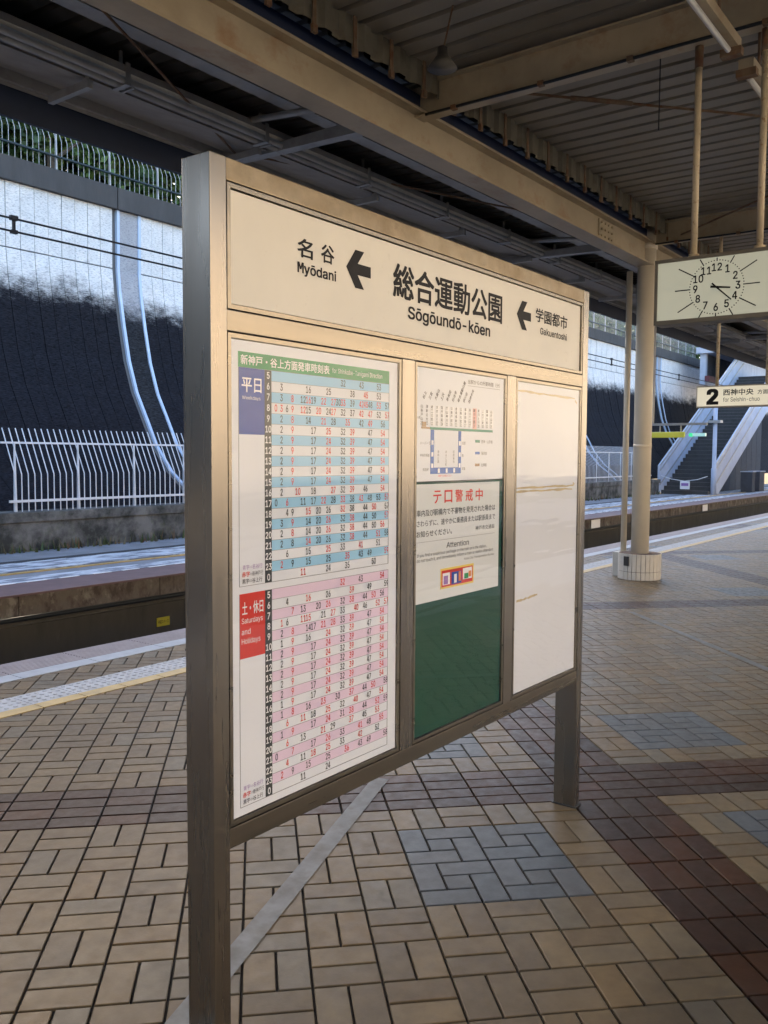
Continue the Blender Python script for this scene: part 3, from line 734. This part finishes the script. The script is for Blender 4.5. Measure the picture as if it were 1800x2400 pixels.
for h in range(1,13):
    a = math.pi/2-h*math.pi/6
    p = Vector((xf,yc,zc))+rt*math.cos(a)*.128+up*(math.sin(a)*.122-.0165)
    num = MB(); put_text(num, str(h), p-up*.007, rt, up, h=.046, xs=.86, bold=.022, align='C'); num.build('numeral', INK, ck)
    ca, sa = math.cos(a), math.sin(a); r0 = .158; r1 = min(.255/max(abs(ca),1e-6), .178/max(abs(sa),1e-6))
    r1 = min(r1, .158+.105*abs(ca)+.022)
    c0 = Vector((xf,yc,zc)); d = rt*ca+up*sa; nn = (rt*-sa+up*ca)*.0034
    tk.add([c0+d*r0-nn, c0+d*r1-nn, c0+d*r1+nn, c0+d*r0+nn], [(0,1,2,3)])
for k in range(60):
    if k % 5 == 0: continue
    a = math.pi/2-k*math.pi/30; c0 = Vector((xf,yc,zc))+(rt*math.cos(a)+up*math.sin(a))*.163
    dots.add([c0+rt*x*.0032+up*y*.0032 for x,y in ((-1,-1),(1,-1),(1,1),(-1,1))], [(0,1,2,3)])
tk.build('hour_marks', INK, ck); dots.build('minute_marks', INK, ck)
def hand(ang, L, w, x):
    a = math.pi/2-ang; d = rt*math.cos(a)+up*math.sin(a); nn = rt*-math.sin(a)+up*math.cos(a); c0 = Vector((x,yc,zc))
    q = [c0-d*.035-nn*w, c0+d*L-nn*w*.7, c0+d*L+nn*w*.7, c0-d*.035+nn*w]
    return MB().add(q+[p+Vector((.0015,0,0)) for p in q], [(0,1,2,3),(7,6,5,4),(0,1,5,4),(1,2,6,5),(2,3,7,6),(3,0,4,7)])
hand(R(98), .085, .0068, 2.111).build('hour_hand', INK, ck); hand(R(133), .125, .005, 2.1085).build('minute_hand', INK, ck)
for y in (.222,-.172):
    p_ = MB().tube([(2.19,y,2.758),(2.19,y,3.94)], .021, 12).build('hanger_pole', RUSTP, ck, True)
    MB().tube([(2.19,y,3.93),(2.19,y,4.06)], .026, 12).build('sleeve', RUST, p_, True); MB().tube([(2.19,y,2.758),(2.19,y,2.785)], .034, 12).build('flange', RUSTP, p_, True)

# ------------------------------------------------------------------ hanging direction sign
hs = thing('direction_sign', (7.0,1.0,2.2), 'cream backlit hanging sign with a black 2 and Japanese lettering', 'sign')
MB().bevbox(6.99,7.13,.10,1.668,2.085,2.335,.006).build('housing', HOUS, hs)
B(6.984,6.991,.115,1.655,2.10,2.32).build('face', SIGNF, hs)
tx = MB(); xf2 = 6.9825
put_text(tx, '2', (xf2,1.535,2.125), rt, up, h=.165, w=.11, bold=.05)
put_text(tx, '西神中央', (xf2,1.36,2.218), rt, up, h=.07, w=.33, bold=.025); put_text(tx, '方面', (xf2,.985,2.222), rt, up, h=.05, w=.11, bold=.012)
put_text(tx, 'for Seishin-chuo', (xf2,1.36,2.145), rt, up, h=.05, w=.40, bold=.004)
tx.build('lettering', INK, hs)
for y in (1.455,.905):
    MB().tube([(7.06,y,2.333),(7.06,y,4.06)], .020, 10).build('hanger_pole', RUSTP, hs, True)

# lamp bar beyond the column
lb = thing('lamp_bar', (12,3.5,2.0), 'low hanging bar with a yellow lamp and a green light behind the column', 'lamp')
B(11.97,12.03,3.02,4.05,2.065,2.105).build('bar', GREYM, lb)
MB().bevbox(11.96,12.04,3.40,4.0,1.85,1.952,.02).build('yellow_lamp', YLAMP, lb); MB().tube([(11.955,3.285,1.895),(12.04,3.285,1.895)], .034, 14).build('green_lamp', GLAMP, lb); B(11.965,12.04,3.04,3.255,1.87,1.925).build('pale_lamp', CLAMP_, lb)
for y in (3.47,3.84): MB().tube([(12,y,1.95),(12,y,2.07)], .012, 6).build('hanger', GREYM, lb)
MB().tube([(12,3.97,2.10),(12,3.97,4.14)], .02, 8).build('hanger', GREYM, lb)

# ------------------------------------------------------------------ the name sign
NS = thing('station_name_sign', (-1.06,0,0), 'large stainless steel station name board with notice panels, standing on two posts', 'sign board')
yf, yb = -.049, .047
xl, xr, zt = -2.107, -.013, 2.19
MB().bevbox(xl,xl+.051,yf,yb,.002,zt,.0022).build('post', STEEL, NS); MB().bevbox(xr-.051,xr,yf,yb,.002,zt,.0022).build('post', STEEL, NS)
xi0, xi1 = xl+.0515, xr-.0515
for a_ in (xl, xr-.051): MB().bevbox(a_-.007,a_+.058,yf-.007,yb+.007,-.006,.0055,.003).build('base_ring', BLACKP, NS)  # thin dark ring added around each post foot
def rail(nm, x0, x1, z0, z1): return MB().bevbox(x0,x1,yf+.0005,yb-.0005,z0,z1,.0018).build(nm, STEEL_H, NS)
MB().bevbox(xi0,xi1,yf+.0005,yb-.0005,2.138,2.189,.0018).build('top_rail', STEEL_T, NS); rail('middle_rail', xi0, xi1, 1.793, 1.842); rail('bottom_rail', xi0, xi1, .547, .597)
def mull(x0, x1): return MB().bevbox(x0,x1,yf+.0005,yb-.0005,.5975,1.7925,.0018).build('mullion', STEEL, NS)
mull(-1.350,-1.284); mull(-.703,-.637)
B(xi0,xi1,.012,.030,.60,2.135).build('back_panel', BLACKP, NS)
OPEN = [(xi0,xi1,1.8425,2.1375),(xi0,-1.3505,.5975,1.7925),(-1.2835,-.7035,.5975,1.7925),(-.6365,xi1,.5975,1.7925)]
for (a,b,c,d) in OPEN:                          # narrow inner trim, set back; slot onto black backing stands in for its shadow
    g, w = .0030, .0105; a, b, c, d = a+g, b-g, c+g, d-g; m = MB()
    for q in ([(a,c),(b,c),(b-w,c+w),(a+w,c+w)], [(b,c),(b,d),(b-w,d-w),(b-w,c+w)], [(b,d),(a,d),(a+w,d-w),(b-w,d-w)], [(a,d),(a,c),(a+w,c+w),(a+w,d-w)]):
        m.prism(q, 'y', yf+.0015, -.020)
    m.build('trim', STEEL_H, NS)
yp = -.0405
np_ = B(xi0+.0165,xi1-.0165,yp,-.010,1.859,2.121).build('name_panel', NAMEPANEL, NS)
RT, UP = Vector((1,0,0)), Vector((0,0,1))
def T(mb, txt, x, z, w, h, bold=0., y=yp-.0008): put_text(mb, txt, (x,y,z), RT, UP, w=w, h=h, bold=bold)
def arrow(x, z, w, h):
    t = .30*h; a = h/2; m = MB(); y = yp-.0008
    P = lambda u, v: (x+u*w, y, z+v*h)
    m.add([P(0,0),P(.62,.5),P(.98,.5) if False else P(.72,.5),P(.46,.15),P(1,.15),P(1,-.15),P(.46,-.15),P(.72,-.5),P(.36,-.5),P(0,0)][:1]+
          [P(.36,-.5),P(.72,-.5),P(.46,-.15),P(1,-.15),P(1,.15),P(.46,.15),P(.72,.5),P(.36,.5)], [(0,1,2,3,4,5,6,7,8)])
    return m
for args in ((('名',-1.804,2.011,.057,.047,.025),('谷',-1.712,2.013,.052,.047,.025),('Myōdani',-1.804,1.964,.152,.033,.024)),
             (('総合運動公園',-1.388,1.970,.648,.098,.028),('Sōgōundō-kōen',-1.312,1.906,.49,.048,.024)),
             (('学園都市',-.479,2.012,.274,.050,.022),('Gakuentoshi',-.441,1.968,.233,.026,.013))):
    for (t_,x,z,w,h,b) in args: m = MB(); T(m, t_, x, z, w, h, b); m.build('lettering', INK, np_)
arrow(-1.608,2.019,.110,.104).build('arrow', INK, np_); arrow(-.629,2.020,.111,.104).build('arrow', INK, np_)
for (a,b,c,d) in OPEN[1:]:
    m = MB().box(a+.013,b-.013,-.0458,-.0443,c+.013,d-.013); m.build('glass_pane', GLASS, NS)

# ---- timetable
yq = -.0415
def rect(x0, x1, z0, z1, lay): return MB().box(x0,x1,yq-.0003-.0004*lay,yq,z0,z1)
TT = thing('timetable_poster', (-1.70,-.03,.61), 'white train timetable poster with blue rows above and pink rows below', 'poster')
B(-2.0395,-1.3665,yq,-.012,.6135,1.7765).build('sheet', PAPER, TT)
hd = rect(-2.015,-1.408,1.713,1.750,1).build('header_strip', GREENH, TT)
def L_(txt, x, z, w, h, mat_, par, bold=0., lay=2):
    m = MB(); put_text(m, txt, (x,yq-.0003-.0004*lay-.0002,z), RT, UP, w=w, h=h, bold=bold); return m.build('lettering', mat_, par)
L_('新神戸・谷上方面発車時刻表', -2.007,1.720,.327,.023, WHITEI, hd, .02); L_('for Shinkobe-Tanigami Direction', -1.668,1.722,.225,.017, WHITEI, hd)
def colx(mn):
    k = (mn//10)*4+(0 if mn % 10 == 0 else (mn % 10-1)//3+1)
    return -1.897+(k+.5)*(.489/24)
def table(z1, z0, band, block, data, title):
    n = 20; rh = (z1-z0)/n
    for k in range(0, n, 2): rect(-1.901,-1.408,z1-(k+1)*rh+.0004,z1-k*rh,1).build('row_band', band, TT)
    ln = MB()
    for k in range(n+1): ln.box(-1.901,-1.408,yq-.0009,yq,z1-k*rh-.0005,z1-k*rh+.0005)
    for (a,b,c,d) in ((-2.0145,-2.0135,z0,z1),(-1.4085,-1.4075,z0,z1),(-2.0135,-1.408,z0-.0006,z0+.0006)): ln.box(a,b,yq-.0009,yq,c,d)
    ln.build('ruling', GREYI, TT)
    hc = rect(-1.926,-1.902,z0,z1,1).build('hour_column', INKD, TT)
    m = MB()
    hrs = list(range(5,24))+[0]
    for k, h in enumerate(hrs): put_text(m, str(h), (-1.914,yq-.0013,z1-(k+.80)*rh), RT, UP, h=rh*.62, xs=.82, bold=.02, align='C')
    m.build('lettering', WHITEI, hc)
    bl = rect(-2.0135,-1.9265,z1-.160,z1,1).build('title_block', block, TT)
    for (t_,x,dz,w,h,b) in title: L_(t_, x, z1-dz, w, h, WHITEI, bl, b)
    mk, mr = MB(), MB()
    for k, row in enumerate(data):
        for it in row.split():
            red = it.endswith('r'); v = int(it.rstrip('r'))
            put_text(mr if red else mk, str(v), (colx(v),yq-.0013,z1-(k+.80)*rh), RT, UP, h=rh*.66, xs=.72, bold=.014, align='C')
    mk.build('lettering', INKD, TT, kind='stuff'); mr.build('lettering', RED, TT, kind='stuff')
    L_('青字⇨名谷行', -2.004, z0+.040, .068, .012, PURI, TT); L_('赤字', -2.006, z0+.0225, .026, .013, RED, TT, .02); L_('⇨新神戸行', -1.979, z0+.0225, .046, .012, INKD, TT); L_('黒字⇨谷上行', -2.005, z0+.006, .068, .012, INK, TT, .01)
std = '2 9r 17 24r 32 39r 47 54r'
WKD = ['32 43 53','3 16 25 38 45r 53','3 8r 12 16r 19 22r 27r 30 33r 39 42r 45r 48 53r 57','0r 3r 6 9r 12r 15 20r 24 27r 32 37 42r 47r 52 57r','2 8r 14 21r 28 35r 42 49r 56',
       '2 9r 17 25r 32 39r 47 54r',std,std,std,std,std,'2 10r 18 27r 32 39r 46 54r','0 6r 11 17 22r 28 33r 38 43r 48 53 57r','4 9 15r 20 26 32r 38 44 50r 57','3 9r 14 20 26r 32 38r 44 50 57r',
       '2 8r 14 20 26r 32 38r 44 50 56r','2 8 14r 20 26 32 38r 44 51r 58','6 15 25r 33 41r 51','2r 9 15 25 35r 43 49 59r','11r 24 35 50']
SAT = ['32r 43 54r','4 16r 26 39r 49 59','7r 13 20 26r 32 38r 44 50r 56','1r 6 11r 15r 21 27r 33 40r 46 52r 57r','2 8r 14 17 21r 28r 33 39r 47 54r','1 9r 16 24r 32 39r 47 54r',std,std,std,std,std,
       '1 9r 17 24r 32 39r 47 54r','1 8r 16 23r 30 37r 44 50r 58','6r 11r 18 25r 32 40r 47 54r','1 9r 17 24r 31 38r 44 52r 59','6r 13 21r 29 37r 45 53r','0 7r 17 26r 33 41r 48 55r','4r 11 18r 25r 33 42r 52','2r 9 15 25 36r 43 49 58','11 24']
table(1.7125,1.183, CYAN, BLUEBLK, WKD, (('平日',-2.004,.058,.066,.034,.02),('Weekdays',-2.003,.078,.062,.011,0)))
table(1.1645,.634, PINK, REDBLK, SAT, (('土・休日',-2.006,.052,.072,.031,.02),('Saturdays',-2.008,.077,.072,.017,0),('and',-2.008,.101,.030,.014,0),('Holidays',-2.008,.128,.064,.018,0)))

# ---- route map
RM = thing('route_map_poster', (-1.0,-.03,1.425), 'white route map poster with a blue U-shaped line above the warning notice', 'poster')
B(-1.267,-.7195,yq,-.012,1.423,1.7765).build('sheet', PAPER, RM)
L_('当駅からの所要時間（分）', -.965,1.744,.215,.015, INKD, RM); rect(-.965,-.747,1.7375,1.7385,1).build('ruling', GREYI, RM)
for k in range(14):
    x = -1.176+k*.0287; m = rect(x-.0115,x+.0115,1.600,1.662,1) if k != 9 else rect(x-.012,x+.012,1.592,1.664,1)
    m.build('station_strip', PINKR if k == 9 else WHITEI, RM)
m = MB(); names = ['谷上','新神戸','三宮','県庁前','大倉山','湊川公園','上沢','長田','新長田','板宿','妙法寺','名谷','総合運動公園','学園都市','伊川谷','西神南','西神中央']
for k in range(16):
    x = -1.238+k*.0287
    for q in range(5): put_text(m, str(random.randint(12,38)) if q == 0 else random.choice('谷上新神戸三宮県庁前大倉山湊川公園'), (x,yq-.0013,1.600+q*.0130), RT, UP, h=.0105, w=.0115, align='C', bold=.012)
for k, nme in enumerate(names[:9]): put_text(m, names[(k*2) % 17], (-1.225+k*.034,yq-.0013,1.678), RT, UP, h=.0125, rot=R(58), bold=.016)
put_text(m, '山陽', (-1.262,yq-.0013,1.618), RT, UP, h=.008)
for (t_,x,z) in (('ハーバーランド',-1.245,1.538),('中央市場前',-1.245,1.50),('和田岬',-1.23,1.455),('旧居',-.998,1.541),('駒',-.998,1.50),('苅藻',-.998,1.456)): put_text(m, t_, (x,yq-.0013,z), RT, UP, h=.010)
for k, t_ in enumerate(('御崎公園','みなと元町','旧居留地')): 
    for q, ch in enumerate(t_[:5]): put_text(m, ch, (-1.142+k*.046,yq-.0013,1.512-q*.0105), RT, UP, h=.009, align='C')
for k, (t_, c) in enumerate((('西神・山手線',ROUTEG),('海岸線',ROUTEB),('北神線',BROWNI))):
    z = 1.549-k*.040; rect(-.911,-.882,z,z+.009,1).build('legend_mark', c, RM); put_text(m, t_, (-.873,yq-.0013,z-.002), RT, UP, h=.012)
m.build('lettering', INKD, RM)
rect(-1.190,-.795,1.586,1.594,2).build('route_line', ROUTEG, RM)
rect(-1.238,-1.191,1.588,1.593,2).build('route_line', BROWNI, RM); rect(-1.236,-1.212,1.5935,1.609,2).build('route_block', BROWNI, RM)
ub = MB()
for (a,b,c,d) in ((-1.186,-1.167,1.466,1.5855),(-1.021,-1.004,1.466,1.5855),(-1.186,-1.004,1.446,1.466)): ub.box(a,b,yq-.0011,yq,c,d)
ub = ub.build('route_line', ROUTEB, RM); st = MB()
for x, z in ((-1.1765,1.545),(-1.1765,1.508),(-1.1765,1.472),(-1.0125,1.545),(-1.0125,1.508),(-1.0125,1.472),(-1.138,1.456),(-1.092,1.456),(-1.046,1.456)): st.box(x-.0055,x+.0055,yq-.0015,yq,z-.007,z+.007)
st.build('station_marks', WHITEI, ub); L_('海岸線へはお乗換えください', -1.142,1.436,.082,.007, RED, RM)
# ---- warning notice on its green backing
GB = thing('green_backing_sheet', (-1.0,-.03,.61), 'dark green backing board behind the warning notice', 'board')
B(-1.267,-.7195,yq,-.012,.6135,1.4195).build('sheet', GREEN, GB)
WN = thing('warning_notice', (-1.02,-.032,1.04), 'cream security warning notice with red heading and a small colourful picture', 'notice')
B(-1.267,-.742,yq-.0008,yq-.0001,1.038,1.414).build('sheet', mat('cream_notice_paper', (.70,.72,.70), .6), WN)
def LW(txt, x, z, w, h, mat_=INKD, bold=0.):
    m = MB(); put_text(m, txt, (x,yq-.0014,z), RT, UP, w=w, h=h, bold=bold); return m.build('lettering', mat_, WN)
for k, ch in enumerate('テロ警戒中'): LW(ch, -1.168+k*.0655, 1.352, .046, .040, RED, .02)
LW('車内及び駅構内で不審物を発見された場合は', -1.261,1.313,.489,.021, INKD, .012); LW('さわらずに、速やかに乗務員または駅係員まで', -1.261,1.281,.490,.020, INKD, .012); LW('お知らせください。', -1.261,1.248,.205,.020, INKD, .012)
LW('神戸市交通局', -.905,1.249,.129,.015, INKD, .01); MB().box(-1.260,-.772,yq-.0012,yq-.0005,1.2315,1.2325).build('ruling', GREYI, WN)
LW('Attention', -1.088,1.203,.140,.019, INK, .006); LW('If you find a suspicious package on the train or in the station,', -1.259,1.183,.43,.013); LW('do not touch it, and immediately inform a train or station attendant.', -1.259,1.167,.48,.013); LW('Kobe City Transportation Bureau', -.975,1.152,.20,.009)
pc = MB().box(-1.122,-.914,yq-.0014,yq-.0005,1.070,1.137).build('picture', YEL, WN)
for (a,b,c,d,m_,l) in ((-1.116,-.921,1.076,1.130,REDBLK,1),(-1.110,-1.066,1.082,1.121,WHITEI,2),(-1.104,-1.078,1.084,1.112,PURI,3),(-1.056,-.994,1.079,1.120,BLUEBLK,2),(-1.040,-1.024,1.083,1.112,WHITEI,3),(-1.012,-.998,1.086,1.118,ORAN,3),(-.985,-.927,1.088,1.126,WHITEI,2),(-.976,-.950,1.090,1.108,GREENH,3),(-.948,-.932,1.094,1.114,ORAN,3)):
    MB().box(a,b,yq-.0014-.0003*l,yq-.0012,c,d).build('colour_patch', m_, pc)
# ---- empty third panel with the marks of old tape
BP = thing('blank_notice_board', (-.35,-.03,.61), 'empty white notice panel with yellowed tape marks at the right end of the board', 'board')
B(-.6205,-.0805,yq,-.012,.6135,1.7765).build('sheet', PAPER_OLD, BP)
def tape(x0, x1, z0, z1): 
    m = MB(); n = 14
    top, bot = [], []
    for k in range(n+1):
        x = x0+(x1-x0)*k/n; top.append((x,yq-.0006,z0+(z1-z0)*k/n+random.uniform(.001,.006))); bot.append((x,yq-.0006,z0+(z1-z0)*k/n-random.uniform(.001,.006)))
    m.add(top+bot, [(k,k+1,k+n+2,k+n+1) for k in range(n)]); m.build('tape_mark', TAPE, BP)
tape(-.618,-.12,1.744,1.741); tape(-.618,-.115,1.386,1.384); tape(-.618,-.13,1.372,1.371); tape(-.60,-.43,.962,.968); tape(-.12,-.10,1.735,1.722); tape(-.125,-.108,1.396,1.39)

# ------------------------------------------------------------------ far stairs on the opposite platform
ST = thing('staircase', (34,10.4,-.07), 'long dark staircase with white side panels climbing from the far platform', 'stairs')
n = 34; run, rise = .349, .1725
smh = MB().box(0,run+.02,9.42,11.38,-.14,rise-.012).mesh('step', STEP); nm_ = MB().box(-.012,.03,9.42,11.38,rise-.0119,rise).mesh('nosing', NOSE)
for k in range(n):
    s_ = inst('step', smh, ST, (33.9+k*run,0,-.07+k*rise)); q = bpy.data.objects.new('nosing', nm_); COL.objects.link(q); q.parent = s_
ze = -.07+n*rise; xe = 33.9+n*run
for (y0,y1,xs0) in ((11.39,11.47,33.65),(9.33,9.41,34.5)):
    sl = rise/run
    pl = [(xs0,.0),(xs0,1.15),(xe+.6,1.15+(xe+.6-xs0)*sl),(xe+.6,-.15+(xe+.6-xs0-.6)*sl),(xs0+.6,-.05)]
    b = MB().prism([(p[0],p[1]) for p in pl], 'y', y0, y1).build('side_panel', STW, ST)
    for dz in (1.15,.92,.30):
        MB().prism([(xs0+.05,dz),(xs0+.05,dz+.06),(xe+.6,dz+.06+(xe+.55-xs0)*sl),(xe+.6,dz+(xe+.55-xs0)*sl)], 'y', y0-.03, y0-.002).build('panel_rail', GREYM, b)
B(xe,xe+7,9.3,11.5,ze-.2,ze).build('landing', STEP, ST)
for k in range(12): B(xe+.6+k*.58,xe+1.16+k*.58,11.40,11.46,ze,ze+1.25).build('landing_panel', STW, ST)
for k in range(9): B(37.2+k*.95,38.1+k*.95,10.2,10.25,-.07,max(.6,(k*.95+2.6)*sl-.6)).build('underside_panel', SHELT, ST)
sh = thing('stair_shelter', (48,13,ze), 'white roofed grey shelter at the head of the far stairs', 'shelter')
B(44.55,44.85,12.85,13.15,5.4,7.3).build('post', STW, sh); B(44.3,53,10.2,13.3,7.05,7.25).build('roof', STW, sh)
for k in range(6): B(45.0+k*1.2,46.15+k*1.2,12.95,13.0,5.9,7.04).build('wall_panel', SHELT, sh)
B(44.4,52,12.6,12.84,5.55,5.85).build('floor_beam', REDBEAM, sh)
for k in range(4): B(44.3+k*2.0,44.34+k*2.0,10.2,13.3,7.2501,7.36).build('roof_rib', STW, sh)
wp = thing('white_post', (34.1,9.25,-.07), 'white post in front of the foot of the far stairs', 'post')
MB().tube([(34.1,9.25,-.07),(34.1,9.25,1.05),(34.1,9.25,1.06),(34.1,9.25,3.9)], [.115,.115,.085,.085], 14).build('pole', STW, wp, True); MB().box(33.9,34.3,9.0,9.5,2.95,3.05).build('bracket', GREYM, wp)
rp = thing('rope_barrier', (33.8,10.3,.6), 'rope with a small white and purple notice across the foot of the stairs', 'barrier')
MB().tube([(33.75,11.35,.72),(33.75,10.9,.58),(33.75,10.35,.50),(33.75,9.8,.58),(33.75,9.4,.72)], .014, 6).build('rope', WHITEI, rp)
B(33.72,33.74,10.12,10.52,.16,.50).build('notice', WHITEI, rp); B(33.714,33.7195,10.17,10.47,.30,.42).build('print', PURI, rp)
for k, (x, w, lab) in enumerate(((38.3,.5,'narrow white cabinet right of the far stairs'),(39.6,.9,'wide white storage box right of the far stairs'))):
    c = thing('storage_cabinet', (x,9.2,-.07), lab, 'cabinet'); MB().bevbox(x,x+w,8.75,9.25,-.06,.85,.02).build('body', SHELT, c); B(x-.03,x+w+.03,8.72,9.28,.8505,.89).build('lid', STW, c)

bpy.data.scenes.remove(TMP)
